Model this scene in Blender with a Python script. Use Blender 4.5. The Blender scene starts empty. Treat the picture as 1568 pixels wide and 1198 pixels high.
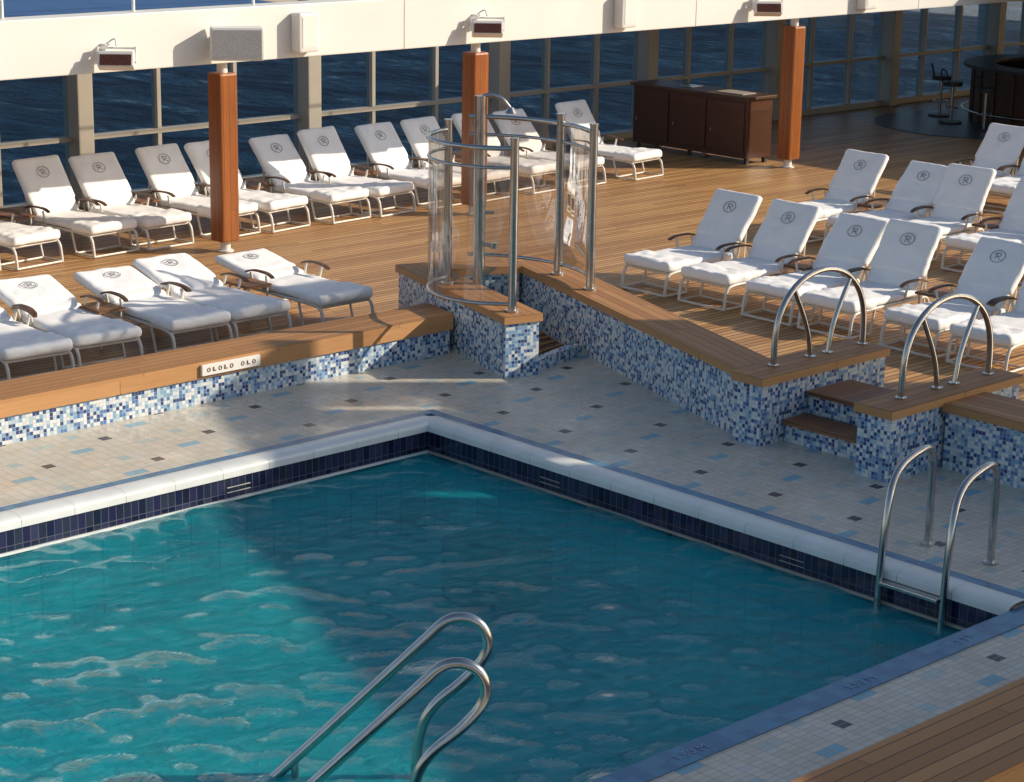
import bpy, bmesh, math, random
import numpy as np
from math import sin, cos, pi, radians, atan2, sqrt
from mathutils import Vector, Matrix, noise
random.seed(7)
scene = bpy.context.scene
col = scene.collection

# ------------------------------------------------------------------ node helpers
def new_mat(name):
    m = bpy.data.materials.new(name); m.use_nodes = True
    nt = m.node_tree; nt.nodes.clear()
    out = nt.nodes.new('ShaderNodeOutputMaterial')
    return m, nt, out
def nd(nt, t, ins=None, **props):
    n = nt.nodes.new(t)
    for k, v in props.items(): setattr(n, k, v)
    if ins:
        for k, v in ins.items():
            s = n.inputs[k]
            if isinstance(v, bpy.types.NodeSocket): nt.links.new(v, s)
            else: s.default_value = v
    return n
def mth(nt, op, a, b=None, c=None):
    ins = {0: a}
    if b is not None: ins[1] = b
    if c is not None: ins[2] = c
    return nd(nt, 'ShaderNodeMath', ins, operation=op).outputs[0]
def mixc(nt, f, a, b, bt='MIX'):
    n = nt.nodes.new('ShaderNodeMix'); n.data_type = 'RGBA'; n.blend_type = bt
    for idx, v in ((0, f), (6, a), (7, b)):
        s = n.inputs[idx]
        if isinstance(v, bpy.types.NodeSocket): nt.links.new(v, s)
        else: s.default_value = v if idx == 0 else (*v[:3], 1)
    return n.outputs[2]
def ramp(nt, fac, stops, interp='LINEAR'):
    n = nt.nodes.new('ShaderNodeValToRGB'); n.color_ramp.interpolation = interp
    cr = n.color_ramp
    while len(cr.elements) < len(stops): cr.elements.new(0.5)
    for e, (p, c) in zip(cr.elements, stops):
        e.position = p; e.color = (*c, 1) if len(c) == 3 else c
    nt.links.new(fac, n.inputs[0]); return n.outputs[0]
def principled(nt, out, **ins):
    d = {}
    for k, v in ins.items():
        kk = k.replace('_', ' ')
        d[kk] = (*v, 1) if (isinstance(v, tuple) and len(v) == 3) else v
    p = nd(nt, 'ShaderNodeBsdfPrincipled', d)
    nt.links.new(p.outputs[0], out.inputs[0]); return p
def uvxy(nt):
    tc = nt.nodes.new('ShaderNodeTexCoord')
    s = nd(nt, 'ShaderNodeSeparateXYZ', {0: tc.outputs['UV']})
    return tc, s.outputs[0], s.outputs[1]
def comb(nt, x, y, z=0.0):
    return nd(nt, 'ShaderNodeCombineXYZ', {0: x, 1: y, 2: z}).outputs[0]

def simple(name, c, rough=0.5, metal=0.0, nscale=6.0, namp=0.12, bump=0.0, bscale=60, spec=0.5):
    m, nt, out = new_mat(name)
    tc = nt.nodes.new('ShaderNodeTexCoord')
    no = nd(nt, 'ShaderNodeTexNoise', {'Vector': tc.outputs['Object'], 'Scale': nscale, 'Detail': 4.0})
    dark = tuple(x*(1-namp) for x in c); lite = tuple(min(1, x*(1+namp)) for x in c)
    cc = ramp(nt, no.outputs[0], [(0.3, dark), (0.7, lite)])
    p = principled(nt, out, Base_Color=cc, Roughness=rough, Metallic=metal)
    p.inputs['Specular IOR Level'].default_value = spec
    if bump > 0:
        n2 = nd(nt, 'ShaderNodeTexNoise', {'Vector': tc.outputs['Object'], 'Scale': float(bscale), 'Detail': 3.0})
        b = nd(nt, 'ShaderNodeBump', {'Height': n2.outputs[0], 'Strength': bump, 'Distance': 0.01})
        nt.links.new(b.outputs[0], p.inputs['Normal'])
    return m

def wood_mat(name, c1, c2, plank=0.065, caulk=0.006, length=2.6, caulkc=(0.02, 0.017, 0.015), rough=0.55, gs=70.0, vari=0.55):
    m, nt, out = new_mat(name)
    tc, u, v = uvxy(nt)
    pv = mth(nt, 'DIVIDE', v, plank); idx = mth(nt, 'FLOOR', pv); fr = mth(nt, 'FRACT', pv)
    rnd = nd(nt, 'ShaderNodeTexWhiteNoise', {'W': idx}, noise_dimensions='1D').outputs[0]
    pu = mth(nt, 'ADD', mth(nt, 'DIVIDE', u, length), mth(nt, 'MULTIPLY', rnd, 7.3))
    idu = mth(nt, 'FLOOR', pu); fu = mth(nt, 'FRACT', pu)
    rnd2 = nd(nt, 'ShaderNodeTexWhiteNoise', {'Vector': comb(nt, idx, idu)}, noise_dimensions='2D').outputs[0]
    grain = nd(nt, 'ShaderNodeTexNoise', {'Vector': comb(nt, mth(nt, 'MULTIPLY', u, 3.0), mth(nt, 'MULTIPLY', v, gs), rnd2), 'Scale': 1.0, 'Detail': 5.0}).outputs[0]
    big = nd(nt, 'ShaderNodeTexNoise', {'Vector': comb(nt, u, v), 'Scale': 0.7, 'Detail': 6.0}).outputs[0]
    f = mth(nt, 'ADD', mth(nt, 'MULTIPLY', rnd2, vari), mth(nt, 'MULTIPLY', grain, 1.0-vari+0.05))
    base = ramp(nt, f, [(0.15, c1), (0.85, c2)])
    base = mixc(nt, mth(nt, 'MULTIPLY', big, 0.5), base, tuple(0.5*(a+b)*0.68 for a, b in zip(c1, c2)))
    k1 = mth(nt, 'LESS_THAN', fr, caulk/plank)
    k2 = mth(nt, 'LESS_THAN', fu, 0.004/length*1.3)
    k = mth(nt, 'MAXIMUM', k1, k2)
    cc = mixc(nt, k, base, caulkc)
    bp = nd(nt, 'ShaderNodeBump', {'Height': mth(nt, 'SUBTRACT', mth(nt, 'MULTIPLY', grain, 0.25), k), 'Strength': 0.35, 'Distance': 0.004})
    r = mth(nt, 'ADD', mth(nt, 'MULTIPLY', grain, 0.25), rough-0.1)
    principled(nt, out, Base_Color=cc, Roughness=r, Normal=bp.outputs[0])
    return m

def mosaic_mat(name, size, stops, groutc, grout=0.1, rough=0.25, aspect=1.0):
    m, nt, out = new_mat(name)
    tc, u, v = uvxy(nt)
    pu = mth(nt, 'DIVIDE', u, size); pv = mth(nt, 'DIVIDE', v, size*aspect)
    iu, iv = mth(nt, 'FLOOR', pu), mth(nt, 'FLOOR', pv)
    fu, fv = mth(nt, 'FRACT', pu), mth(nt, 'FRACT', pv)
    wn = nd(nt, 'ShaderNodeTexWhiteNoise', {'Vector': comb(nt, iu, iv, 3.3)}, noise_dimensions='3D')
    c = ramp(nt, wn.outputs[0], stops, 'CONSTANT')
    wn2 = nd(nt, 'ShaderNodeTexWhiteNoise', {'Vector': comb(nt, iv, iu, 8.1)}, noise_dimensions='3D').outputs[0]
    c = mixc(nt, mth(nt, 'MULTIPLY', wn2, 0.2), c, (0.12, 0.16, 0.22))
    g = mth(nt, 'MAXIMUM', mth(nt, 'LESS_THAN', fu, grout), mth(nt, 'LESS_THAN', fv, grout/aspect))
    cc = mixc(nt, g, c, groutc)
    tilt = mth(nt, 'MULTIPLY', mth(nt, 'MULTIPLY', fu, wn2), 0.4)
    bp = nd(nt, 'ShaderNodeBump', {'Height': mth(nt, 'SUBTRACT', tilt, g), 'Strength': 0.4, 'Distance': 0.003})
    principled(nt, out, Base_Color=cc, Roughness=mth(nt, 'ADD', mth(nt, 'MULTIPLY', g, 0.5), rough), Normal=bp.outputs[0])
    return m

# ------------------------------------------------------------------ materials
M = {}
M['deck'] = wood_mat('teak_deck', (0.38, 0.19, 0.07), (0.70, 0.40, 0.16), plank=0.095, caulk=0.016, caulkc=(0.035, 0.025, 0.018), vari=0.7, rough=0.42)
M['cap'] = wood_mat('teak_cap', (0.33, 0.145, 0.045), (0.54, 0.27, 0.10), plank=0.11, caulk=0.007, length=1.9)
M['edge'] = wood_mat('teak_edge', (0.42, 0.20, 0.075), (0.60, 0.32, 0.13), plank=0.4, caulk=0.0, length=1.6, gs=40, vari=0.3)
M['teak_dark'] = wood_mat('teak_dark', (0.06, 0.026, 0.012), (0.11, 0.048, 0.02), plank=0.5, caulk=0.0, rough=0.4)
M['teak_table'] = wood_mat('teak_table', (0.22, 0.09, 0.035), (0.34, 0.15, 0.06), plank=0.07, caulk=0.008, rough=0.45)
M['post_wood'] = wood_mat('varnished_post_wood', (0.20, 0.055, 0.010), (0.46, 0.145, 0.028), plank=0.094, caulk=0.005, rough=0.3, gs=45, vari=0.3, length=30)
M['cabinet'] = wood_mat('mahogany', (0.055, 0.02, 0.011), (0.11, 0.04, 0.02), plank=0.9, caulk=0.006, rough=0.3)
M['mosaic'] = mosaic_mat('blue_mosaic', 0.036, [(0.0, (0.74, 0.77, 0.77)), (0.34, (0.46, 0.60, 0.69)), (0.54, (0.22, 0.40, 0.60)), (0.70, (0.09, 0.21, 0.45)), (0.85, (0.025, 0.055, 0.20))], (0.42, 0.45, 0.48))
M['navy'] = mosaic_mat('navy_tile', 0.075, [(0.0, (0.006, 0.008, 0.030)), (0.4, (0.009, 0.012, 0.048)), (0.75, (0.02, 0.018, 0.065))], (0.10, 0.10, 0.13), grout=0.07, aspect=2.6, rough=0.1)
M['poolwall'] = mosaic_mat('pool_wall_tile', 0.30, [(0.0, (0.30, 0.78, 0.78)), (0.5, (0.42, 0.88, 0.88))], (0.12, 0.45, 0.48), grout=0.06)
M['towel'] = simple('white_towel', (0.92, 0.915, 0.905), 0.95, nscale=3, namp=0.03, bump=0.5, bscale=90, spec=0.1)
M['frame'] = simple('painted_tube', (0.70, 0.67, 0.60), 0.35, nscale=5, namp=0.06)
M['steel'] = simple('stainless_steel', (0.52, 0.51, 0.49), 0.2, metal=1.0, nscale=9, namp=0.1)
M['white'] = simple('white_paint', (0.78, 0.765, 0.72), 0.45, nscale=1.2, namp=0.03, bump=0.05, bscale=4)
M['beige'] = simple('beige_paint', (0.40, 0.36, 0.30), 0.45, nscale=2, namp=0.06)
M['coping'] = simple('coping_ceramic', (0.74, 0.76, 0.74), 0.25, nscale=4, namp=0.06, bump=0.1, bscale=8)
M['bluestrip'] = mosaic_mat('blue_edge_tile', 0.107, [(0.0, (0.06, 0.17, 0.32)), (0.5, (0.08, 0.23, 0.38))], (0.11, 0.20, 0.30), grout=0.03)
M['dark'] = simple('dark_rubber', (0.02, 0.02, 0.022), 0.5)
M['ink'] = simple('grey_stitching', (0.13, 0.14, 0.17), 0.8)
M['grille'] = simple('speaker_grille', (0.50, 0.49, 0.47), 0.6, nscale=80, namp=0.3)
M['lens'] = simple('lamp_glass', (0.10, 0.035, 0.02), 0.08, nscale=30, namp=0.3)
M['track'] = simple('blue_track', (0.035, 0.11, 0.27), 0.6, nscale=3)
M['carpet'] = simple('dark_mat', (0.035, 0.04, 0.05), 0.4, nscale=8)
M['letters'] = simple('pale_letters', (0.22, 0.34, 0.50), 0.5)
M['hull'] = simple('hull_paint', (0.55, 0.55, 0.55), 0.5)

def tile_deck():
    m, nt, out = new_mat('pool_deck_tile')
    tc, u, v = uvxy(nt); S = 0.1075
    pu, pv = mth(nt, 'DIVIDE', u, S), mth(nt, 'DIVIDE', v, S)
    iu, iv = mth(nt, 'FLOOR', pu), mth(nt, 'FLOOR', pv)
    fu, fv = mth(nt, 'FRACT', pu), mth(nt, 'FRACT', mth(nt, 'MULTIPLY', pv, 2.0))
    wn = nd(nt, 'ShaderNodeTexWhiteNoise', {'Vector': comb(nt, iu, mth(nt, 'FLOOR', mth(nt, 'MULTIPLY', pv, 2.0)))}, noise_dimensions='2D').outputs[0]
    base = ramp(nt, wn, [(0.0, (0.61, 0.56, 0.45)), (0.5, (0.67, 0.615, 0.50)), (0.9, (0.72, 0.665, 0.55)), (1.0, (0.63, 0.63, 0.57))])
    a = mth(nt, 'DIVIDE', iu, 8.0); b = mth(nt, 'DIVIDE', iv, 4.0)
    def lattice(oa, ob, wdt=0.05):
        aa = mth(nt, 'ADD', a, oa); bb = mth(nt, 'ADD', b, ob)
        x = mth(nt, 'LESS_THAN', mth(nt, 'FRACT', mth(nt, 'ADD', aa, 0.01)), wdt)
        y = mth(nt, 'LESS_THAN', mth(nt, 'FRACT', mth(nt, 'ADD', bb, 0.01)), 0.05)
        z = mth(nt, 'LESS_THAN', mth(nt, 'FRACT', mth(nt, 'ADD', mth(nt, 'MULTIPLY', mth(nt, 'ADD', mth(nt, 'FLOOR', mth(nt, 'ADD', aa, 0.01)), mth(nt, 'FLOOR', mth(nt, 'ADD', bb, 0.01))), 0.5), 0.01)), 0.05)
        return mth(nt, 'MULTIPLY', mth(nt, 'MULTIPLY', x, y), z)
    d = lattice(0.0, 0.0); l1 = lattice(0.5, 0.5, 0.15); l2 = lattice(0.25, -0.5); l3 = lattice(-0.25, 0.75, 0.15)
    c = mixc(nt, l1, base, (0.20, 0.46, 0.58)); c = mixc(nt, l2, c, (0.42, 0.54, 0.54)); c = mixc(nt, l3, c, (0.50, 0.56, 0.50)); c = mixc(nt, d, c, (0.010, 0.010, 0.022))
    g = mth(nt, 'MAXIMUM', mth(nt, 'LESS_THAN', fu, 0.05), mth(nt, 'LESS_THAN', fv, 0.08))
    c = mixc(nt, g, c, (0.35, 0.32, 0.26))
    st = nd(nt, 'ShaderNodeTexNoise', {'Vector': tc.outputs['UV'], 'Scale': 1.3, 'Detail': 6.0, 'Roughness': 0.6}).outputs[0]
    c = mixc(nt, mth(nt, 'MULTIPLY', st, 0.24), c, (0.30, 0.27, 0.22))
    bp = nd(nt, 'ShaderNodeBump', {'Height': mth(nt, 'SUBTRACT', mth(nt, 'MULTIPLY', wn, 0.3), g), 'Strength': 0.3, 'Distance': 0.003})
    wet = ramp(nt, st, [(0.38, (0.12, 0.12, 0.12)), (0.62, (0.5, 0.5, 0.5))])
    principled(nt, out, Base_Color=c, Roughness=wet, Normal=bp.outputs[0])
    return m
M['tiles'] = tile_deck()

def water_mat():
    m, nt, out = new_mat('pool_water')
    tc = nt.nodes.new('ShaderNodeTexCoord')
    mp = nd(nt, 'ShaderNodeMapping', {'Vector': tc.outputs['Object'], 'Rotation': (0, 0, radians(45)), 'Scale': (1.0, 1.8, 1.0)})
    n1 = nd(nt, 'ShaderNodeTexNoise', {'Vector': mp.outputs[0], 'Scale': 5.5, 'Detail': 7.0, 'Roughness': 0.62, 'Distortion': 1.0}).outputs[0]
    n1 = mth(nt, 'ABSOLUTE', mth(nt, 'SUBTRACT', n1, 0.5))
    n1 = mth(nt, 'SUBTRACT', 0.5, n1)          # ridged: sharp crests, as wind-ruffled water
    bp = nd(nt, 'ShaderNodeBump', {'Height': n1, 'Strength': 0.85, 'Distance': 0.085})
    fr = nd(nt, 'ShaderNodeFresnel', {'IOR': 1.30, 'Normal': bp.outputs[0]}).outputs[0]
    n2 = nd(nt, 'ShaderNodeTexNoise', {'Vector': tc.outputs['Object'], 'Scale': 0.45, 'Detail': 4.0}).outputs[0]
    tr = nd(nt, 'ShaderNodeBsdfTransparent', {'Color': (0.13, 0.86, 0.93, 1)})
    dcol = ramp(nt, n2, [(0.3, (0.0, 0.34, 0.44)), (0.7, (0.015, 0.56, 0.62))])
    df = nd(nt, 'ShaderNodeBsdfDiffuse', {'Color': dcol, 'Normal': bp.outputs[0]})
    a = nd(nt, 'ShaderNodeMixShader', {0: 0.46, 1: tr.outputs[0], 2: df.outputs[0]})
    gl = nd(nt, 'ShaderNodeBsdfGlossy', {'Color': (0.95, 0.97, 1, 1), 'Roughness': 0.04, 'Normal': bp.outputs[0]})
    x = nd(nt, 'ShaderNodeMixShader', {0: fr, 1: a.outputs[0], 2: gl.outputs[0]})
    nt.links.new(x.outputs[0], out.inputs[0]); return m
M['water'] = water_mat()

def sea_mat():
    m, nt, out = new_mat('sea_water')
    tc = nt.nodes.new('ShaderNodeTexCoord')
    mp = nd(nt, 'ShaderNodeMapping', {'Vector': tc.outputs['Object'], 'Rotation': (0, 0, radians(45)), 'Scale': (1.5, 0.7, 1.0)})
    n1 = nd(nt, 'ShaderNodeTexNoise', {'Vector': mp.outputs[0], 'Scale': 0.16, 'Detail': 9.0, 'Roughness': 0.66, 'Distortion': 0.8}).outputs[0]
    n2 = nd(nt, 'ShaderNodeTexNoise', {'Vector': mp.outputs[0], 'Scale': 0.7, 'Detail': 6.0, 'Roughness': 0.7}).outputs[0]
    h = mth(nt, 'ADD', mth(nt, 'MULTIPLY', n1, 2.4), mth(nt, 'MULTIPLY', n2, 0.6))
    bp = nd(nt, 'ShaderNodeBump', {'Height': h, 'Strength': 1.0, 'Distance': 3.0})
    foam = ramp(nt, mth(nt, 'MULTIPLY', n1, n2), [(0.315, (0, 0, 0)), (0.38, (1, 1, 1))])
    c = ramp(nt, n1, [(0.40, (0.003, 0.018, 0.050)), (0.60, (0.024, 0.085, 0.165))])
    c = mixc(nt, mth(nt, 'MULTIPLY', foam, 0.5), c, (0.32, 0.44, 0.52))
    p = principled(nt, out, Base_Color=c, Roughness=0.45, Normal=bp.outputs[0])
    p.inputs['Specular IOR Level'].default_value = 0.06
    return m
M['sea'] = sea_mat()

def glass_mat(name, tint, fac, edge=0.2):
    m, nt, out = new_mat(name)
    tr = nd(nt, 'ShaderNodeBsdfTransparent', {'Color': (*tint, 1)})
    gl = nd(nt, 'ShaderNodeBsdfGlossy', {'Color': (0.9, 0.95, 1, 1), 'Roughness': 0.02})
    lw = nd(nt, 'ShaderNodeLayerWeight', {'Blend': 0.25}).outputs['Fresnel']
    f = mth(nt, 'ADD', mth(nt, 'MULTIPLY', lw, edge), fac)
    x = nd(nt, 'ShaderNodeMixShader', {0: f, 1: tr.outputs[0], 2: gl.outputs[0]})
    nt.links.new(x.outputs[0], out.inputs[0]); return m
M['glass'] = glass_mat('window_glass', (0.70, 0.78, 0.85), 0.0, 0.1)
M['sglass'] = glass_mat('shower_glass', (0.86, 0.83, 0.80), 0.09, 0.55)

# ------------------------------------------------------------------ mesh builder
class B:
    def __init__(s): s.v = []; s.f = []; s.m = []; s.sm = []; s.mats = []; s.rot = []
    def mi(s, k):
        if k not in s.mats: s.mats.append(k)
        return s.mats.index(k)
    def add(s, vs, fs, mat, smooth=False, rot=0.0, mw=None):
        o = len(s.v); i = s.mi(mat)
        for p in vs:
            p = Vector(p)
            s.v.append(mw @ p if mw else p)
        for f in fs:
            s.f.append([o+k for k in f]); s.m.append(i); s.sm.append(smooth); s.rot.append(rot)
    def bm(s, bm, mat, smooth=False, rot=0.0, mw=None):
        bm.verts.index_update()
        s.add([v.co.copy() for v in bm.verts], [[v.index for v in f.verts] for f in bm.faces], mat, smooth, rot, mw); bm.free()
    def box(s, lo, hi, mat, bev=0.0, rot=0.0, mw=None, smooth=False):
        bm = bmesh.new(); bmesh.ops.create_cube(bm, size=1)
        c = [(a+b)/2 for a, b in zip(lo, hi)]; d = [b-a for a, b in zip(lo, hi)]
        for v in bm.verts: v.co = Vector((c[0]+v.co.x*d[0], c[1]+v.co.y*d[1], c[2]+v.co.z*d[2]))
        if bev > 0: bmesh.ops.bevel(bm, geom=bm.edges[:], offset=bev, segments=2, affect='EDGES', profile=0.6)
        s.bm(bm, mat, smooth, rot, mw)
    def prism(s, poly, z0, z1, mat, bev=0.0, rot=0.0):
        a = sum(poly[i][0]*poly[(i+1) % len(poly)][1]-poly[(i+1) % len(poly)][0]*poly[i][1] for i in range(len(poly)))
        if a < 0: poly = poly[::-1]
        bm = bmesh.new()
        lo = [bm.verts.new((x, y, z0)) for x, y in poly]; hi = [bm.verts.new((x, y, z1)) for x, y in poly]
        bm.faces.new(lo[::-1]); bm.faces.new(hi)
        n = len(poly)
        for i in range(n): bm.faces.new((lo[i], lo[(i+1) % n], hi[(i+1) % n], hi[i]))
        if bev > 0: bmesh.ops.bevel(bm, geom=bm.edges[:], offset=bev, segments=2, affect='EDGES', profile=0.6)
        s.bm(bm, mat, False, rot)
    def sheet(s, poly, z, mat, rot=0.0):
        a = sum(poly[i][0]*poly[(i+1) % len(poly)][1]-poly[(i+1) % len(poly)][0]*poly[i][1] for i in range(len(poly)))
        if a < 0: poly = poly[::-1]
        s.add([(x, y, z) for x, y in poly], [list(range(len(poly)))], mat, False, rot)
    def tube(s, pts, r, mat, seg=10, closed=False, mw=None, cap=True):
        pts = [Vector(p) for p in pts]; n = len(pts); vs = []; fs = []
        up = None
        for i, p in enumerate(pts):
            if closed: t = pts[(i+1) % n]-pts[i-1]
            else: t = pts[min(i+1, n-1)]-pts[max(i-1, 0)]
            t.normalize()
            if up is None:
                up = Vector((0, 0, 1)) if abs(t.z) < 0.9 else Vector((1, 0, 0))
            x = up.cross(t)
            if x.length < 1e-4: x = Vector((0, 1, 0)).cross(t)
            x.normalize(); y = t.cross(x); up = y
            for k in range(seg):
                a = 2*pi*k/seg; vs.append(p+x*(r*cos(a))+y*(r*sin(a)))
        m = n if closed else n-1
        for i in range(m):
            for k in range(seg):
                j = (i+1) % n
                fs.append([i*seg+k, i*seg+(k+1) % seg, j*seg+(k+1) % seg, j*seg+k])
        s.add(vs, fs, mat, True, 0, mw)
        if cap and not closed:
            s.add(vs[:seg], [list(range(seg))[::-1]], mat, False, 0, mw); s.add(vs[-seg:], [list(range(seg))], mat, False, 0, mw)
    def cyl(s, c, r, z0, z1, mat, seg=20, mw=None, r2=None):
        r2 = r if r2 is None else r2; vs = []
        for k in range(seg):
            a = 2*pi*k/seg; vs.append((c[0]+r*cos(a), c[1]+r*sin(a), z0))
        for k in range(seg):
            a = 2*pi*k/seg; vs.append((c[0]+r2*cos(a), c[1]+r2*sin(a), z1))
        s.add(vs, [[k, (k+1) % seg, seg+(k+1) % seg, seg+k] for k in range(seg)], mat, True, 0, mw)
        s.add(vs, [list(range(seg))[::-1], list(range(seg, 2*seg))], mat, False, 0, mw)
    def soft(s, size, r, mat, n=(14, 8, 3), amp=0.004, seed=0, mw=None, sc=6.0):
        hx, hy, hz = [d/2 for d in size]; nx, ny, nz = n; idx = {}; vs = []; fs = []
        def P(i, j, k):
            key = (i, j, k)
            if key in idx: return idx[key]
            p = Vector((-hx+2*hx*i/nx, -hy+2*hy*j/ny, -hz+2*hz*k/nz))
            rr = min(r, hz*0.98)
            q = Vector((max(-hx+rr, min(hx-rr, p.x)), max(-hy+rr, min(hy-rr, p.y)), max(-hz+rr, min(hz-rr, p.z))))
            d = p-q
            if d.length > 1e-6:
                m = max(abs(d.x), abs(d.y), abs(d.z)); q = q+d.normalized()*m if m < rr else q+d.normalized()*rr
            nn = noise.noise(Vector((q.x*sc+seed*3.1, q.y*sc, q.z*sc+seed)))+0.5*noise.noise(Vector((q.x*sc*2.7, q.y*sc*2.1+seed, q.z)))
            q.z += amp*nn*(1 if k > 0 else 0.2); q.y += amp*0.6*nn
            idx[key] = len(vs); vs.append(q); return idx[key]
        for i in range(nx):
            for j in range(ny):
                fs.append([P(i, j, nz), P(i+1, j, nz), P(i+1, j+1, nz), P(i, j+1, nz)])
                fs.append([P(i, j, 0), P(i, j+1, 0), P(i+1, j+1, 0), P(i+1, j, 0)])
        for i in range(nx):
            for k in range(nz):
                fs.append([P(i, 0, k), P(i+1, 0, k), P(i+1, 0, k+1), P(i, 0, k+1)])
                fs.append([P(i, ny, k), P(i, ny, k+1), P(i+1, ny, k+1), P(i+1, ny, k)])
        for j in range(ny):
            for k in range(nz):
                fs.append([P(0, j, k), P(0, j, k+1), P(0, j+1, k+1), P(0, j+1, k)])
                fs.append([P(nx, j, k), P(nx, j+1, k), P(nx, j+1, k+1), P(nx, j, k+1)])
        s.add(vs, fs, mat, True, 0, mw)
    def mesh(s, name):
        me = bpy.data.meshes.new(name); me.from_pydata([tuple(v) for v in s.v], [], s.f)
        for k in s.mats: me.materials.append(M[k])
        uv = me.uv_layers.new(name='UVMap')
        for p, mi, sm, rt in zip(me.polygons, s.m, s.sm, s.rot):
            p.material_index = mi; p.use_smooth = sm
            n = p.normal
            for li in p.loop_indices:
                c = s.v[me.loops[li].vertex_index]
                if rt == 'V':
                    t = Vector((-n.y, n.x, 0)); t = t.normalized() if t.length > 1e-3 else Vector((1, 0, 0)); u, w = c.z, c.dot(t)
                elif abs(n.z) > 0.7:
                    u, w = c.x, c.y
                    if rt: u, w = c.x*cos(rt)+c.y*sin(rt), -c.x*sin(rt)+c.y*cos(rt)
                else:
                    t = Vector((-n.y, n.x, 0)); t.normalize(); u, w = c.dot(t), c.z
                uv.data[li].uv = (u, w)
        me.update(); return me
    def obj(s, name, loc=(0, 0, 0), rz=0.0, parent=None):
        o = bpy.data.objects.new(name, s.mesh(name)); col.objects.link(o)
        o.location = loc; o.rotation_euler = (0, 0, rz)
        if parent: o.parent = parent
        return o
def empty(name, loc=(0, 0, 0)):
    e = bpy.data.objects.new(name, None); col.objects.link(e); e.location = loc; return e
def inst(name, me, loc, rz=0.0, parent=None):
    o = bpy.data.objects.new(name, me); col.objects.link(o); o.location = loc; o.rotation_euler = (0, 0, rz)
    if parent: o.parent = parent
    return o
def smooth_path(pts, it=3):
    pts = [Vector(p) for p in pts]
    for _ in range(it):
        q = [pts[0]]
        for a, b in zip(pts[:-1], pts[1:]): q += [a*0.75+b*0.25, a*0.25+b*0.75]
        q.append(pts[-1]); pts = q
    return pts

# ------------------------------------------------------------------ setting: sea, hull, decks
b = B(); b.sheet([(-3000, -3000), (5000, -3000), (5000, 5000), (-3000, 5000)], -16, 'sea'); b.obj('sea')
b = B()
b.box((-30, 27.42, -16), (70, 27.6, -0.02), 'hull'); b.obj('ship_hull')

PX0, PX1, PY0, PY1 = 2.5, 12.95, 8.25, 14.8
b = B(); z = -0.004
b.sheet([(-20, PY1), (70, PY1), (70, 27.4), (-20, 27.4)], z, 'deck')
b.sheet([(PX1, -12), (70, -12), (70, PY1), (PX1, PY1)], z, 'deck')
b.sheet([(-20, -12), (PX1, -12), (PX1, PY0), (-20, PY0)], z, 'deck')
b.sheet([(-20, PY0), (PX0, PY0), (PX0, PY1), (-20, PY1)], z, 'deck')
b.obj('wooden_deck')
b = B()
b.sheet([(0, PY1), (15.93, PY1), (16.9, 17.6), (15.7, 17.9), (15.2, 17.1), (0, 17.1)], 0, 'tiles')
b.sheet([(PX1, 5), (15.8, 5), (15.8, 12.3), (15.1, 12.45), (15.93, PY1), (PX1, PY1)], 0, 'tiles')
b.sheet([(0, 6), (PX1, 6), (PX1, PY0), (0, PY0)], 0, 'tiles')
b.sheet([(0, PY0), (PX0, PY0), (PX0, PY1), (0, PY1)], 0, 'tiles')
b.obj('tiled_pool_deck')

# ------------------------------------------------------------------ pool
pool = empty('swimming_pool')
b = B()
FZ = -1.0
b.sheet([(PX0, PY0), (PX1, PY0), (PX1, PY1), (PX0, PY1)], FZ, 'poolwall')
WZ = -0.26
for (lo, hi) in (((PX0, PY1, 0), (PX1, PY1+0.1, 0)), ((PX1, PY0-0.1, 0), (PX1+0.1, PY1+0.1, 0)), ((PX0, PY0-0.1, 0), (PX1, PY0, 0)), ((PX0-0.1, PY0-0.1, 0), (PX0, PY1+0.1, 0))):
    b.box((lo[0], lo[1], -0.30), (hi[0], hi[1], -0.012), 'navy')
    b.box((lo[0], lo[1], FZ-0.02), (hi[0], hi[1], -0.302), 'poolwall')
b.box((PX0, PY1-0.02, -0.262), (PX1, PY1, -0.24), 'coping'); b.box((PX1-0.02, PY0, -0.262), (PX1, PY1-0.021, -0.24), 'beige')
# added dark box, stands in for the dark reflection in mid-pool
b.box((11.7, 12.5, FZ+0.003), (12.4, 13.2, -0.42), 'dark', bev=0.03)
def outlet(lo, hi, ax):
    for zz in (-0.19, -0.145):
        if ax == 'x': b.box((lo, PY1-0.008, zz), (hi, PY1-0.002, zz+0.007), 'frame')
        else: b.box((PX1-0.008, lo, zz), (PX1-0.002, hi, zz+0.007), 'beige')
outlet(7.3, 7.55, 'x'); outlet(10.6, 10.85, 'x'); outlet(13.0, 13.25, 'y'); outlet(10.2, 10.45, 'y')
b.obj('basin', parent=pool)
def coping(p0, p1, w, into):
    bb = B(); p0 = Vector(p0); p1 = Vector(p1); d = (p1-p0); L = d.length; d.normalize(); nrm = Vector(into)
    prof = [(-w/2, -0.05)]
    for k in range(13):
        a = pi*k/12; prof.append((-cos(a)*w/2, 0.004+0.042*sin(a)**0.7 if 0 < k < 12 else 0.001))
    nseg = max(1, int(L/0.5)); vs = []; fs = []
    for i in range(nseg):
        a0 = L*i/nseg+0.0015; a1 = L*(i+1)/nseg-0.0015; o = len(vs)
        for s_ in (a0, a1):
            for (q, zz) in prof:
                pt = p0+d*s_+nrm*q; vs.append((pt.x, pt.y, zz))
        n = len(prof)
        for k in range(n-1): fs.append([o+k, o+k+1, o+n+k+1, o+n+k])
    bb.add(vs, fs, 'coping', True); return bb
w = 0.27
coping((PX0, PY1+0.115, 0), (PX1+0.115, PY1+0.115, 0), w, (0, 1, 0)).obj('coping_far', parent=pool)
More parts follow.
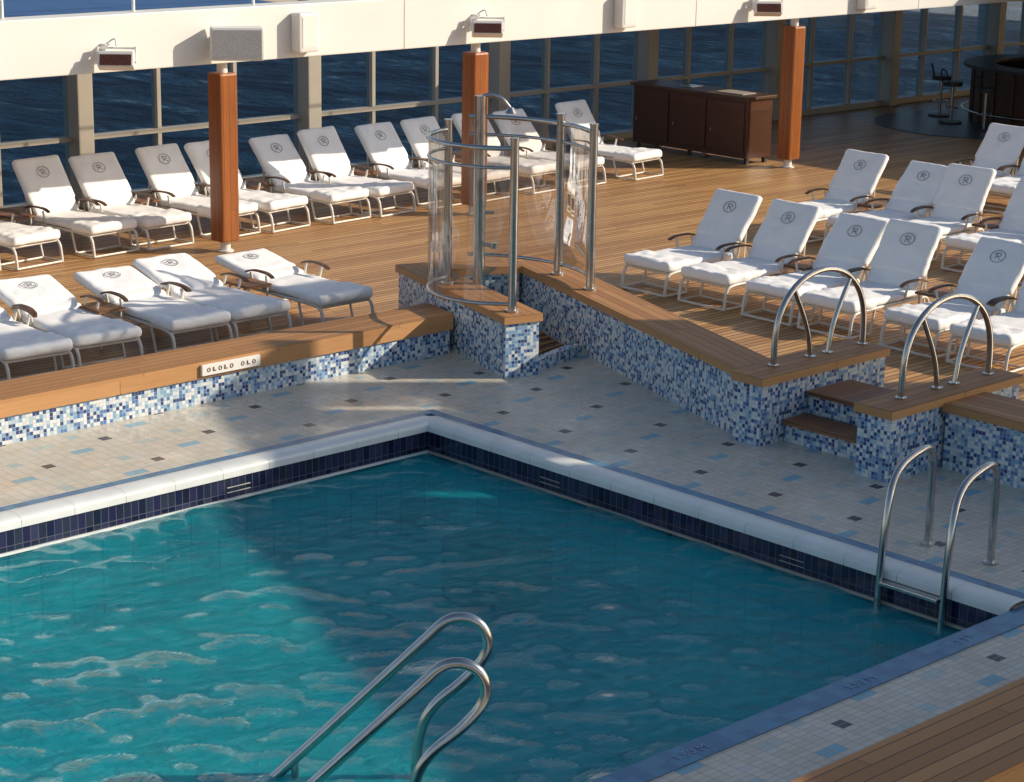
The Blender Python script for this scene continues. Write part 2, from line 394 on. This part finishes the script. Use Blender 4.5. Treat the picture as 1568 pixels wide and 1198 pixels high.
coping((PX1+0.115, PY0+0.004, 0), (PX1+0.115, PY1+0.115, 0), w, (1, 0, 0)).obj('coping_side', parent=pool)
b = B()
b.box((PX0, PY1+0.255, 0.001), (PX1+0.37, PY1+0.36, 0.022), 'bluestrip')
b.box((PX1+0.255, PY0-0.22, 0.001), (PX1+0.36, PY1+0.254, 0.022), 'bluestrip')
b.box((PX0, PY0-0.22, 0.001), (PX1+0.254, PY0+0.0, 0.01), 'bluestrip')
b.obj('edge_strips', parent=pool)
for tx, x in (('1.50 M', 9.3), ('1.50 M', 11.0), ('5 FT', 12.2)):
    cu = bpy.data.curves.new('depth_text', 'FONT'); cu.body = tx; cu.size = 0.11; cu.align_x = 'CENTER'
    cu.materials.append(M['letters'])
    o = bpy.data.objects.new('depth_marking', cu); col.objects.link(o); o.location = (x, PY0-0.15, 0.014); o.parent = pool
nx, ny = 420, 270
waves = []
for i in range(60):
    th = random.gauss(radians(45), 0.75); k = random.choice([5, 7, 10, 13, 17, 21, 26])*random.uniform(0.8, 1.2)
    waves.append((k*cos(th), k*sin(th), random.uniform(0, 6.28), 0.0095/(k**0.85)))
X, Y = np.meshgrid(np.linspace(PX0, PX1, nx), np.linspace(PY0, PY1, ny))
Z = np.zeros_like(X)+WZ
for kx, ky, ph, am in waves: Z += am*np.sin(kx*X+ky*Y+ph+0.6*np.sin(1.3*X+ph)+0.7*np.sin(1.6*Y-ph))
V = np.stack([X, Y, Z], -1).reshape(-1, 3)
idx = np.arange(nx*ny).reshape(ny, nx)
F = np.stack([idx[:-1, :-1], idx[:-1, 1:], idx[1:, 1:], idx[1:, :-1]], -1).reshape(-1, 4)
me = bpy.data.meshes.new('water'); me.from_pydata(V.tolist(), [], F.tolist()); me.materials.append(M['water'])
me.polygons.foreach_set('use_smooth', [True]*len(me.polygons)); me.update()
o = bpy.data.objects.new('water_surface', me); col.objects.link(o); o.parent = pool

# ------------------------------------------------------------------ benches and mosaic walls
def capped_wall(b, poly, h, capt, over=0.03, rot=0.0):
    b.prism(poly, -0.01, h-capt, 'mosaic')
    n = len(poly); a = sum(poly[i][0]*poly[(i+1) % n][1]-poly[(i+1) % n][0]*poly[i][1] for i in range(n))
    if a < 0: poly = poly[::-1]
    out = []
    for i in range(n):
        p0, p1, p2 = Vector(poly[i-1]), Vector(poly[i]), Vector(poly[(i+1) % n])
        e1 = (p1-p0).normalized(); e2 = (p2-p1).normalized()
        n1 = Vector((e1.y, -e1.x)); n2 = Vector((e2.y, -e2.x)); bis = (n1+n2).normalized()
        out.append(tuple(p1+bis*(over/max(0.3, bis.dot(n1)))))
    b.prism(out, h-capt, h-0.004, 'edge', rot=rot)
    b.sheet(out, h, 'cap', rot)

b = B(); capped_wall(b, [(0, 16.8), (15.0, 16.8), (15.14, 17.32), (0, 17.32)], 0.44, 0.17); b.obj('teak_bench')
b = B(); capped_wall(b, [(0, 6.2), (15.0, 6.2), (15.0, 6.85), (0, 6.85)], 0.44, 0.17); b.obj('teak_bench')

H = 0.66
r1 = atan2(2.7, 0.85)
sh = empty('shower_enclosure')
b = B(); capped_wall(b, [(14.72, 15.62), (15.10, 15.52), (15.95, 18.2), (15.57, 18.32)], H, 0.08, rot=r1); b.obj('side_wall', parent=sh)
b = B(); capped_wall(b, [(15.98, 18.17), (15.86, 17.82), (16.62, 17.42), (16.78, 17.75)], H-0.003, 0.08, rot=-0.4); b.obj('back_wall', parent=sh)
b = B()
b.prism([(15.14, 15.58), (16.02, 15.82), (16.0, 15.94), (15.18, 15.70)], 0, 0.13, 'mosaic')
b.prism([(15.2, 15.72), (16.0, 15.96), (16.6, 17.4), (15.85, 17.8)], 0.004, 0.05, 'teak_dark')
for i in range(9):
    t = i/8; p = Vector((15.22+0.62*t, 15.74+2.0*t)); q = Vector((16.0+0.58*t, 15.97+1.4*t))
    b.tube([(p.x, p.y, 0.055), (q.x, q.y, 0.055)], 0.018, 'cap', 6)
b.obj('teak_grate', parent=sh)
def arc_pts(A, Bp, bulge, n=26):
    # circular arc from A to Bp, bulging by 'bulge' to the right-hand side of A->Bp
    A = Vector(A); Bp = Vector(Bp); mid = (A+Bp)/2; ch = Bp-A; L = ch.length; nn = Vector((ch.y, -ch.x)).normalized()
    R = (L*L/4+bulge*bulge)/(2*bulge); c = mid+nn*(bulge-R)
    a0 = atan2(A.y-c.y, A.x-c.x); a1 = atan2(Bp.y-c.y, Bp.x-c.x)
    d = (a1-a0+pi) % (2*pi)-pi
    return [(c.x+R*cos(a0+d*i/n), c.y+R*sin(a0+d*i/n)) for i in range(n+1)]
def screen(name, A, Bp, bulge, z0, z1, posts):
    b = B(); pts = arc_pts(A, Bp, bulge)
    vs = [(x, y, z0) for x, y in pts]+[(x, y, z1) for x, y in pts]; n = len(pts)
    b.add(vs, [[i, i+1, n+i+1, n+i] for i in range(n-1)], 'sglass', True)
    b.tube([(x, y, z1) for x, y in pts], 0.026, 'steel', 8); b.tube([(x, y, z0) for x, y in pts], 0.020, 'steel', 8)
    b.tube([(x, y, z1-0.2) for x, y in pts], 0.018, 'steel', 8)
    for p in posts:
        b.cyl(p, 0.045, H, 2.45, 'steel', 16); b.cyl(p, 0.075, H, H+0.02, 'steel', 16)
        b.cyl(p, 0.052, 2.45, 2.47, 'steel', 16)
    b.obj(name, parent=sh)
screen('glass_screen_left', (15.32, 17.2), (14.93, 15.75), 0.52, 0.74, 2.36, [(15.32, 17.2), (14.93, 15.75)])
screen('glass_screen_right', (16.33, 16.0), (16.2, 17.85), 0.36, 0.78, 2.36, [(16.33, 16.0), (16.62, 16.8)])
b = B()
b.cyl((15.6, 17.0), 0.065, 0.05, 2.72, 'steel', 16)
b.cyl((15.74, 17.12), 0.03, 0.05, 2.4, 'steel', 12)
b.tube(smooth_path([(15.6, 17.0, 2.62), (15.62, 16.98, 2.74), (15.75, 16.85, 2.72), (15.82, 16.78, 2.6)]), 0.022, 'steel')
b.cyl((15.83, 16.77), 0.07, 2.54, 2.60, 'steel', 16, r2=0.03)
b.tube([(15.6, 17.0, 1.1), (15.66, 16.85, 1.1)], 0.02, 'steel'); b.cyl((15.67, 16.84), 0.045, 1.07, 1.13, 'steel', 12)
b.tube([(15.6, 17.0, 1.45), (15.72, 16.9, 1.45)], 0.015, 'steel')
b.obj('shower_column', parent=sh)

b = B(); capped_wall(b, [(14.93, 12.65), (15.42, 12.70), (17.25, 17.62), (16.80, 17.77)], H, 0.08, rot=atan2(5.1, 1.87)); b.obj('mosaic_wall')
b = B()
capped_wall(b, [(14.82, 12.27), (16.68, 12.27), (16.68, 12.68), (15.44, 12.68), (15.42, 12.67), (14.93, 12.64), (14.82, 12.6)], H+0.004, 0.08)
capped_wall(b, [(14.82, 10.8), (16.78, 10.8), (16.78, 11.16), (14.82, 11.16)], H+0.004, 0.08)
b.box((15.10, 11.20, 0.18), (15.46, 12.24, 0.225), 'teak_table', bev=0.006)
b.box((15.16, 11.17, 0.0), (15.44, 12.26, 0.178), 'mosaic')
b.box((15.44, 11.20, 0.40), (16.1, 12.24, 0.445), 'teak_table', bev=0.006)
b.box((15.50, 11.17, 0.0), (16.08, 12.26, 0.398), 'mosaic')
b.box((16.1, 11.20, 0.18), (16.46, 12.24, 0.225), 'teak_table', bev=0.006)
b.box((16.14, 11.17, 0.0), (16.42, 12.26, 0.178), 'mosaic')
b.obj('teak_steps')
b = B(); capped_wall(b, [(15.58, 4), (16.15, 4), (16.15, 10.76), (15.58, 10.76)], H-0.05, 0.08, rot=pi/2); b.obj('mosaic_wall')

def arch(name, x0, x1, y, z0, h):
    b = B(); c = (x0+x1)/2; R = (x1-x0)/2; pts = [(x0, y, z0)]
    for k in range(25):
        a = pi-pi*k/24; pts.append((c+R*cos(a), y, z0+0.18+(h-0.18)*sin(a)**0.85))
    pts.append((x1, y, z0)); b.tube(pts, 0.030, 'steel', 12)
    for s_ in (-1, 1):
        f = c+s_*0.13; t = c+s_*R*0.62
        b.tube(smooth_path([(f, y, z0), (f+s_*0.06, y, z0+0.3), (t, y, z0+h*0.83)]), 0.024, 'steel', 10)
    for x in (x0, x1, c-0.13, c+0.13): b.cyl((x, y), 0.055, z0, z0+0.015, 'steel', 14)
    b.obj(name)
arch('arched_handrail', 15.25, 16.6, 12.50, H+0.004, 0.84)
arch('arched_handrail', 15.22, 16.56, 11.0, H+0.004, 0.84)

b = B()
for y, y2 in ((9.57, 9.40), (8.97, 8.80)):
    ym = (y+y2)/2
    pts = smooth_path([(13.73, y, 0), (13.73, y, 0.60), (13.72, y, 0.80), (13.50, y*0.6+y2*0.4, 0.88), (13.12, ym, 0.78), (12.91, y2, 0.50), (12.87, y2, -0.2), (12.87, y2, -0.85)], 3)
    b.tube(pts, 0.030, 'steel', 12); b.cyl((13.73, y), 0.06, 0.0, 0.02, 'steel', 14)
for zz in (-0.06, -0.36, -0.66): b.box((12.83, 8.83, zz-0.015), (12.91, 9.37, zz+0.012), 'steel', bev=0.004)
b.obj('pool_ladder')
Ld = Vector((0.7254, -0.6884, 0)); Fd = Vector((0.6884, 0.7254, 0))
b = B()
for d in (12.46, 11.72):
    def q(l, z): return Fd*d+Ld*l+Vector((0, 0, z))
    pts = smooth_path([q(-2.2, -0.98), q(-1.6, -0.42), q(-0.52, 0.66), q(-0.36, 0.83), q(-0.17, 0.80), q(-0.10, 0.62), q(-0.24, 0.42), q(-0.48, 0.22), q(-0.56, 0.0), q(-0.57, -0.35), q(-0.57, -0.98)], 3)
    b.tube(pts, 0.034, 'steel', 14)
    b.tube([q(-1.33, -0.16), q(-1.33, -0.98)], 0.026, 'steel', 10)
b.obj('pool_stair_handrail')

b = B(); b.box((11.72, 16.735, 0.30), (12.42, 16.768, 0.41), 'white', bev=0.004)
for i in range(9):
    if i == 5: continue
    x = 11.78+i*0.068
    if i % 2: b.box((x, 16.730, 0.335), (x+0.012, 16.7345, 0.378), 'teak_table'); b.box((x+0.013, 16.730, 0.335), (x+0.036, 16.7345, 0.345), 'teak_table')
    else:
        b.tube([(x+0.018+0.016*cos(2*pi*k/12), 16.732, 0.356+0.02*sin(2*pi*k/12)) for k in range(12)], 0.004, 'teak_table', 5, closed=True)
b.obj('depth_sign')

# ------------------------------------------------------------------ loungers
def lounger_mesh(name, phi, seed):
    b = B(); W = 0.36
    for y in (-W, W):
        b.tube(smooth_path([(1.28, y, 0.30), (0.6, y, 0.30), (0.10, y, 0.30), (0.0, y, 0.26), (-0.03, y, 0.12), (-0.04, y, 0.015)], 2), 0.019, 'frame', 8)
        b.tube(smooth_path([(1.28, y, 0.30), (1.42, y, 0.30), (1.47, y, 0.2), (1.50, y, 0.015)], 2), 0.019, 'frame', 8)
        b.tube([(0.42, y, 0.30), (0.34, y, 0.015)], 0.015, 'frame', 8)
        b.tube([(-0.04, y, 0.02), (0.34, y, 0.02)], 0.015, 'frame', 8)
        yy = y*1.12
        b.tube([(0.98, y, 0.30), (0.97, yy, 0.50)], 0.015, 'frame', 8); b.tube([(1.26, y, 0.30), (1.26, yy, 0.50)], 0.015, 'frame', 8)
        ps = smooth_path([(0.84, yy, 0.49), (0.93, yy, 0.525), (1.10, yy, 0.53), (1.24, yy, 0.52), (1.34, yy, 0.485)], 2)
        n = len(ps); vs = []
        for p in ps: vs += [p+Vector((0, -0.024, 0)), p+Vector((0, 0.024, 0)), p+Vector((0, 0.024, 0.02)), p+Vector((0, -0.024, 0.02))]
        fs = []
        for i in range(n-1):
            for k in range(4): fs.append([i*4+k, i*4+(k+1) % 4, i*4+4+(k+1) % 4, i*4+4+k])
        fs += [[3, 2, 1, 0], [4*n-4, 4*n-3, 4*n-2, 4*n-1]]
        b.add(vs, fs, 'teak_dark')
    for x, zz in ((-0.04, 0.02), (0.34, 0.02), (1.49, 0.04), (0.05, 0.28), (0.7, 0.29)): b.tube([(x, -W, zz), (x, W, zz)], 0.015, 'frame', 8)
    for i in range(7): b.box((0.1+i*0.16, -W, 0.30), (0.2+i*0.16, W, 0.315), 'frame')
    T = Matrix.Translation
    b.soft((1.24, 0.74, 0.085), 0.035, 'towel', (24, 14, 4), 0.014, seed, T((0.64, 0, 0.362)), sc=5)
    b.soft((0.46, 0.775, 0.13), 0.05, 'towel', (16, 20, 5), 0.022, seed+5, T((0.21, 0, 0.365)), sc=8)
    R = T((1.22, 0, 0.37)) @ Matrix.Rotation(-phi, 4, 'Y')
    b.soft((0.82, 0.70, 0.075), 0.034, 'towel', (14, 12, 4), 0.010, seed+9, R @ T((0.41, 0, 0.03)))
    b.soft((0.66, 0.745, 0.10), 0.042, 'towel', (18, 18, 5), 0.015, seed+11, R @ T((0.51, 0, 0.028)), sc=4.5)
    for y in (-0.29, 0.29): b.tube([(0, y, -0.03), (0.80, y, -0.03)], 0.015, 'frame', 8, mw=R)
    b.tube([(0.80, -0.29, -0.03), (0.80, 0.29, -0.03)], 0.015, 'frame', 8, mw=R)
    if phi > 0.4:
        for y in (-0.29, 0.29):
            p = R @ Vector((0.45, y, -0.03)); b.tube([p, (1.47, y, 0.14)], 0.012, 'frame', 8)
    zc = 0.087; ring = [(0.60+0.078*cos(2*pi*k/28), 0.095*sin(2*pi*k/28), zc) for k in range(28)]
    b.tube(ring, 0.0035, 'ink', 5, closed=True, mw=R)
    def L_(pts): b.tube([(0.60+p[1], -p[0], zc) for p in pts], 0.0035, 'ink', 5, mw=R)
    L_([(-0.025, -0.04), (-0.02, 0.035)]); L_(smooth_path([(-0.05, 0.02, 0), (-0.02, 0.045, 0), (0.04, 0.035, 0), (0.035, 0.0, 0), (-0.02, -0.002, 0)], 2)); L_([(-0.01, 0.0), (0.03, -0.03), (0.055, -0.04)])
    return b.mesh(name)
up = [lounger_mesh('lounger_up_%d' % i, radians(p), i*7) for i, p in enumerate((53, 49, 56, 51, 54))]
flat = [lounger_mesh('lounger_flat_%d' % i, radians(p), i*5+40) for i, p in enumerate((14, 9, 16, 12))]
b = B()
b.box((-0.22, -0.17, 0.40), (0.22, 0.17, 0.43), 'teak_table', bev=0.005)
for x in (-0.18, 0.18):
    for y in (-0.13, 0.13): b.tube([(x, y, 0.0), (x, y, 0.40)], 0.013, 'frame', 8)
for y in (-0.13, 0.13): b.tube([(-0.18, y, 0.12), (0.18, y, 0.12)], 0.01, 'frame', 6)
table = b.mesh('side_table')

cnt = 0
def put(x, y, az, kind):
    global cnt
    me = kind[cnt % len(kind)]; cnt += 1
    inst('sun_lounger', me, (x+random.uniform(-.03, .03), y+random.uniform(-.04, .04), 0), radians(az+random.uniform(-3, 3)))
for x in (13.14, 14.0, 15.16, 16.02, 17.15, 18.02, 19.1, 20.0, 21.1, 21.98, 23.1, 23.98, 25.3): put(x, 23.6, 96, up)
for x in (14.6, 16.58, 18.56, 20.56, 22.55): inst('side_table', table, (x-0.12, 24.9, 0), radians(96))
for x in (14.9, 13.75, 12.91, 11.78, 10.93, 9.8): put(x, 18.45, 88, flat)
for x in (14.32, 12.35): inst('side_table', table, (x, 19.5, 0), radians(90))
for y in (17.55, 16.62, 15.62, 14.72, 13.58, 12.66): put(18.9, y, 0, up)
for y in (16.12, 14.14): inst('side_table', table, (20.15, y, 0), 0)
for y in (18.75, 17.72, 16.82, 15.72, 14.82): put(23.05, y, 0, up)
for y in (18.25, 16.27): inst('side_table', table, (24.3, y, 0), 0)
for y in (19.05, 18.15, 17.05, 16.1): put(27.15, y, 0, up)

# ------------------------------------------------------------------ pillars, fascia beam, upper promenade
def pillar(x, y):
    b = B(); s = 0.14
    b.cyl((x, y), 0.07, 0.0, 2.5, 'white', 18)
    b.box((x-s, y-s, 0.14), (x+s, y+s, 2.36), 'post_wood', bev=0.03, rot='V')
    b.cyl((x, y), 0.11, 0.0, 0.02, 'white', 18)
    b.obj('wooden_pillar')
for x in (16.45, 20.9, 28.05): pillar(x, 22.9)

ud = empty('upper_promenade')
b = B()
b.box((-10, 22.72, 2.5), (60, 23.1, 3.2), 'white', bev=0.015)
b.box((-10, 23.1, 2.85), (18, 26.6, 3.1), 'white')
b.box((-10, 23.1, 3.102), (18, 26.6, 3.13), 'track')
b.box((26.5, 23.1, 2.85), (60, 27.4, 3.1), 'white')
for x in (8.5, 12.3, 19.4, 25.4, 31.2): b.box((x-0.004, 22.716, 2.5), (x+0.004, 22.7195, 3.2), 'beige')
b.obj('fascia_beam', parent=ud)
b = B()
for i in range(30):
    x = 2.2+i*1.85; b.cyl((x, 22.95), 0.022, 3.2, 4.2, 'white', 10)
for zz in (3.5, 3.8, 4.2): b.tube([(0, 22.95, zz), (58, 22.95, zz)], 0.014, 'white', 8)
b.obj('railing', parent=ud)

def flood(x, z):
    b = B(); b.box((-0.05, -0.12, 0.0), (0.05, 0.0, 0.16), 'white', bev=0.01)
    R = Matrix.Translation((0.0, -0.28, -0.03)) @ Matrix.Rotation(radians(-40), 4, 'Z') @ Matrix.Rotation(radians(-22), 4, 'X')
    b.box((-0.22, -0.10, -0.10), (0.22, 0.10, 0.10), 'white', bev=0.02, mw=R)
    b.box((-0.19, -0.112, -0.085), (0.19, -0.1, 0.05), 'lens', mw=R)
    b.box((-0.24, -0.04, -0.02), (-0.22, 0.04, 0.17), 'white', mw=R); b.box((0.22, -0.04, -0.02), (0.24, 0.04, 0.17), 'white', mw=R)
    b.tube([(-0.23, 0, 0.16), (0.23, 0, 0.16)], 0.015, 'white', 8, mw=R)
    b.tube(smooth_path([(0, -0.05, 0.15), (0.1, -0.12, 0.24), (0.02, -0.25, 0.15)]), 0.012, 'white', 6)
    b.obj('floodlight', (x, 22.72, z))
for x, z in ((14.55, 2.70), (20.7, 2.76), (26.8, 2.76)): flood(x, z)
b = B(); R = Matrix.Translation((0, -0.36, 0)) @ Matrix.Rotation(radians(-35), 4, 'Z')
b.box((-0.34, -0.16, -0.22), (0.34, 0.16, 0.20), 'white', bev=0.03, mw=R); b.box((-0.31, -0.166, -0.19), (0.31, -0.161, 0.17), 'grille', mw=R)
b.box((-0.10, -0.2, -0.08), (0.10, 0.0, 0.10), 'white', bev=0.01)
b.obj('loudspeaker', (16.3, 22.72, 2.80))
for x in (17.6, 23.7, 29.6):
    b = B(); b.box((-0.17, -0.20, -0.26), (0.17, 0.0, 0.26), 'white', bev=0.035); b.box((-0.12, -0.206, -0.2), (0.12, -0.201, 0.2), 'white'); b.obj('speaker_box', (x, 22.72, 2.84))

# ------------------------------------------------------------------ window wall
ww = empty('window_wall')
b = B()
cols = [4.9, 8.9, 12.8, 16.8, 21.0, 25.1, 28.8, 32.4, 36.1, 39.8, 43.6, 47.5, 51.5]
for x in cols:
    b.box((x-0.13, 26.75, 0), (x+0.13, 27.15, 2.85), 'beige', bev=0.02)
for a, c in zip(cols[:-1], cols[1:]):
    for t in (1/3, 2/3):
        x = a+(c-a)*t; b.box((x-0.035, 26.95, 0), (x+0.035, 27.1, 2.85), 'beige', bev=0.006)
b.box((4, 26.94, 0.96), (52, 27.11, 1.03), 'beige', bev=0.006)
b.box((4, 26.9, 0.0), (52, 27.15, 0.12), 'beige', bev=0.006)
b.box((4, 26.94, 2.78), (52, 27.11, 2.84), 'beige')
b.obj('mullions', parent=ww)
b = B(); b.box((4, 27.02, 0.1), (52, 27.03, 2.8), 'glass'); b.obj('glazing', parent=ww)

# ------------------------------------------------------------------ cabinet and bar
b = B()
b.box((27.62, 23.45, 0.10), (28.25, 26.1, 1.10), 'cabinet', bev=0.005)
b.box((27.57, 23.40, 1.10), (28.30, 26.15, 1.15), 'teak_dark', bev=0.006)
for k in range(3):
    y0 = 23.5+k*0.87; b.box((27.595, y0+0.02, 0.2), (27.619, y0+0.83, 1.04), 'cabinet', bev=0.004)
    b.tube([(27.585, y0+0.75, 0.5), (27.585, y0+0.75, 0.56)], 0.006, 'beige', 6)
for x in (27.7, 28.17):
    for y in (23.52, 24.8, 26.0): b.box((x-0.03, y-0.03, 0), (x+0.03, y+0.03, 0.1), 'dark')
b.box((27.75, 23.7, 1.151), (28.1, 24.3, 1.165), 'beige', bev=0.003); b.box((27.8, 24.9, 1.151), (28.1, 25.2, 1.17), 'steel', bev=0.003)
b.obj('storage_cabinet')

b = B(); b.cyl((35.3, 24.0), 2.1, 0.0, 0.006, 'carpet', 48); b.obj('round_mat')
b = B()
cx, cy = 37.0, 23.3
def ring(b, r0, r1, z0, z1, mat, a0=0, a1=2*pi, n=48):
    vs = []; fs = []
    for k in range(n+1):
        a = a0+(a1-a0)*k/n
        for r, zz in ((r0, z0), (r1, z0), (r1, z1), (r0, z1)): vs.append((cx+r*cos(a), cy+r*sin(a), zz))
    for k in range(n):
        for j in range(4): fs.append([k*4+j, k*4+(j+1) % 4, k*4+4+(j+1) % 4, k*4+4+j])
    b.add(vs, fs, mat, False)
ring(b, 1.65, 1.8, 0, 1.05, 'cabinet'); ring(b, 1.4, 2.0, 1.05, 1.11, 'dark')
for k in range(24):
    a = 2*pi*k/24; x, y = cx+1.81*cos(a), cy+1.81*sin(a); b.box((x-0.02, y-0.02, 0.0), (x+0.02, y+0.02, 1.04), 'teak_dark')
b.tube([(cx+1.98*cos(2*pi*k/40), cy+1.98*sin(2*pi*k/40), 0.22) for k in range(40)], 0.02, 'steel', 8, closed=True)
b.cyl((cx, cy), 0.35, 0, 2.5, 'cabinet', 24); b.cyl((cx, cy), 0.8, 0, 0.95, 'cabinet', 24)
b.obj('bar_counter')
b = B()
b.cyl((0, 0), 0.22, 0, 0.03, 'dark', 20); b.cyl((0, 0), 0.03, 0.03, 0.72, 'steel', 12); b.cyl((0, 0), 0.19, 0.72, 0.80, 'dark', 20)
b.tube([(0.14*cos(2*pi*k/20), 0.14*sin(2*pi*k/20), 0.3) for k in range(20)], 0.01, 'steel', 6, closed=True)
b.tube([(-0.14, 0, 0.3), (0.14, 0, 0.3)], 0.01, 'steel', 6)
b.tube(smooth_path([(0.15, -0.15, 0.78), (0.2, -0.14, 1.0), (0.22, 0, 1.05), (0.2, 0.14, 1.0), (0.15, 0.15, 0.78)]), 0.015, 'dark', 8)
stool = b.mesh('stool')
for a in (125, 150, 175, 200): inst('bar_stool', stool, (cx+2.4*cos(radians(a)), cy+2.4*sin(radians(a)), 0.006), radians(a))

# ------------------------------------------------------------------ unseen aft canopy, and added slabs that shade the pool
b = B()
b.box((33.2, -10, 2.85), (60, 22.7, 3.15), 'white')
for y in (-8, 0, 8): b.cyl((34, y), 0.12, 0, 2.85, 'white', 14)
b.obj('aft_deck_canopy')
el = radians(27); hd = Vector((0.77, -0.64, 0)).normalized(); pd = Vector((0.64, 0.77, 0)).normalized()
b = B(); off = 6.9/math.tan(el)  # unseen slabs added and shaped, gaps included, to shade pool and loungers
def slab(pts, z0=6.88, z1=6.98):
    c = [hd*(l+off)+pd*p for p, l in pts]; b.prism([(q.x, q.y) for q in c], z0, z1, 'white')
def edge(p): return 2.1-(p-9.5)*0.335
def strip(p0, p1, l0, l1): slab([(p0, l0), (p0, l1), (p1, l1), (p1, l0)])
slab([(9.5, edge(9.5)), (9.5, 10), (18.25, 8), (18.25, edge(18.25))])
strip(18.25, 18.42, -0.6, 0.9); strip(18.25, 18.42, 2.3, 8)
slab([(18.42, edge(18.42)), (18.42, 8), (20.24, 8), (20.24, edge(20.24))])
strip(20.24, 20.33, -1.4, -0.5); strip(20.24, 20.33, 0.8, 8)
slab([(20.33, edge(20.33)), (20.33, 6.5), (21.3, 6.5), (21.3, -1.9)])
for l in (3.4, 7.6):
    slab([(9.5, l), (9.5, l+0.25), (21.3, l+0.25), (21.3, l)], 6.7, 6.87)
    for p in (10, 15, 21):
        q = hd*(l+0.12+off)+pd*p; b.cyl((q.x, q.y), 0.12, 0, 6.7, 'white', 14)
b.box((19.8, 9.5, 6.88), (25.3, 10.15, 6.98), 'white'); b.box((19.8, 10.32, 6.88), (25.3, 10.9, 6.98), 'white')
b.obj('shade_slabs')

# ------------------------------------------------------------------ light
S = Vector((hd.x*cos(el), hd.y*cos(el), sin(el)))
ld = bpy.data.lights.new('sun', 'SUN'); ld.energy = 5.0; ld.angle = radians(0.5); ld.color = (1.0, 0.87, 0.70)
lo = bpy.data.objects.new('sun', ld); col.objects.link(lo); lo.rotation_euler = S.to_track_quat('Z', 'Y').to_euler(); lo.location = (20, -10, 20)
w = bpy.data.worlds.new('World'); scene.world = w; w.use_nodes = True; nt = w.node_tree; nt.nodes.clear()
sky = nt.nodes.new('ShaderNodeTexSky'); sky.sky_type = 'NISHITA'; sky.sun_disc = False
sky.sun_elevation = el; sky.sun_rotation = atan2(hd.x, hd.y); sky.air_density = 1.0; sky.dust_density = 1.2; sky.ozone_density = 0.7
bg = nt.nodes.new('ShaderNodeBackground'); bg.inputs[1].default_value = 0.12
wo = nt.nodes.new('ShaderNodeOutputWorld'); nt.links.new(sky.outputs[0], bg.inputs[0]); nt.links.new(bg.outputs[0], wo.inputs[0])

# ------------------------------------------------------------------ camera
cp, sp = 0.9662, 0.2579
fwd = Vector((0.6884*cp, 0.7254*cp, -sp)); right0 = Vector((0.7254, -0.6884, 0)); up0 = Vector((0.6884*sp, 0.7254*sp, cp))
k = 0.0166
right = (right0+up0*k).normalized(); upv = (up0-right0*k).normalized(); back = -fwd.normalized()
cam = bpy.data.cameras.new('camera'); co = bpy.data.objects.new('camera', cam); col.objects.link(co)
m = Matrix((right, upv, back)).transposed().to_4x4(); m.translation = Vector((0, 0, 5.6)); co.matrix_world = m
cam.sensor_width = 36; cam.lens = 36*3282/1568; cam.clip_start = 0.1; cam.clip_end = 9000
scene.camera = co
scene.view_settings.view_transform = 'Standard'; scene.view_settings.look = 'None'; scene.view_settings.exposure = 0
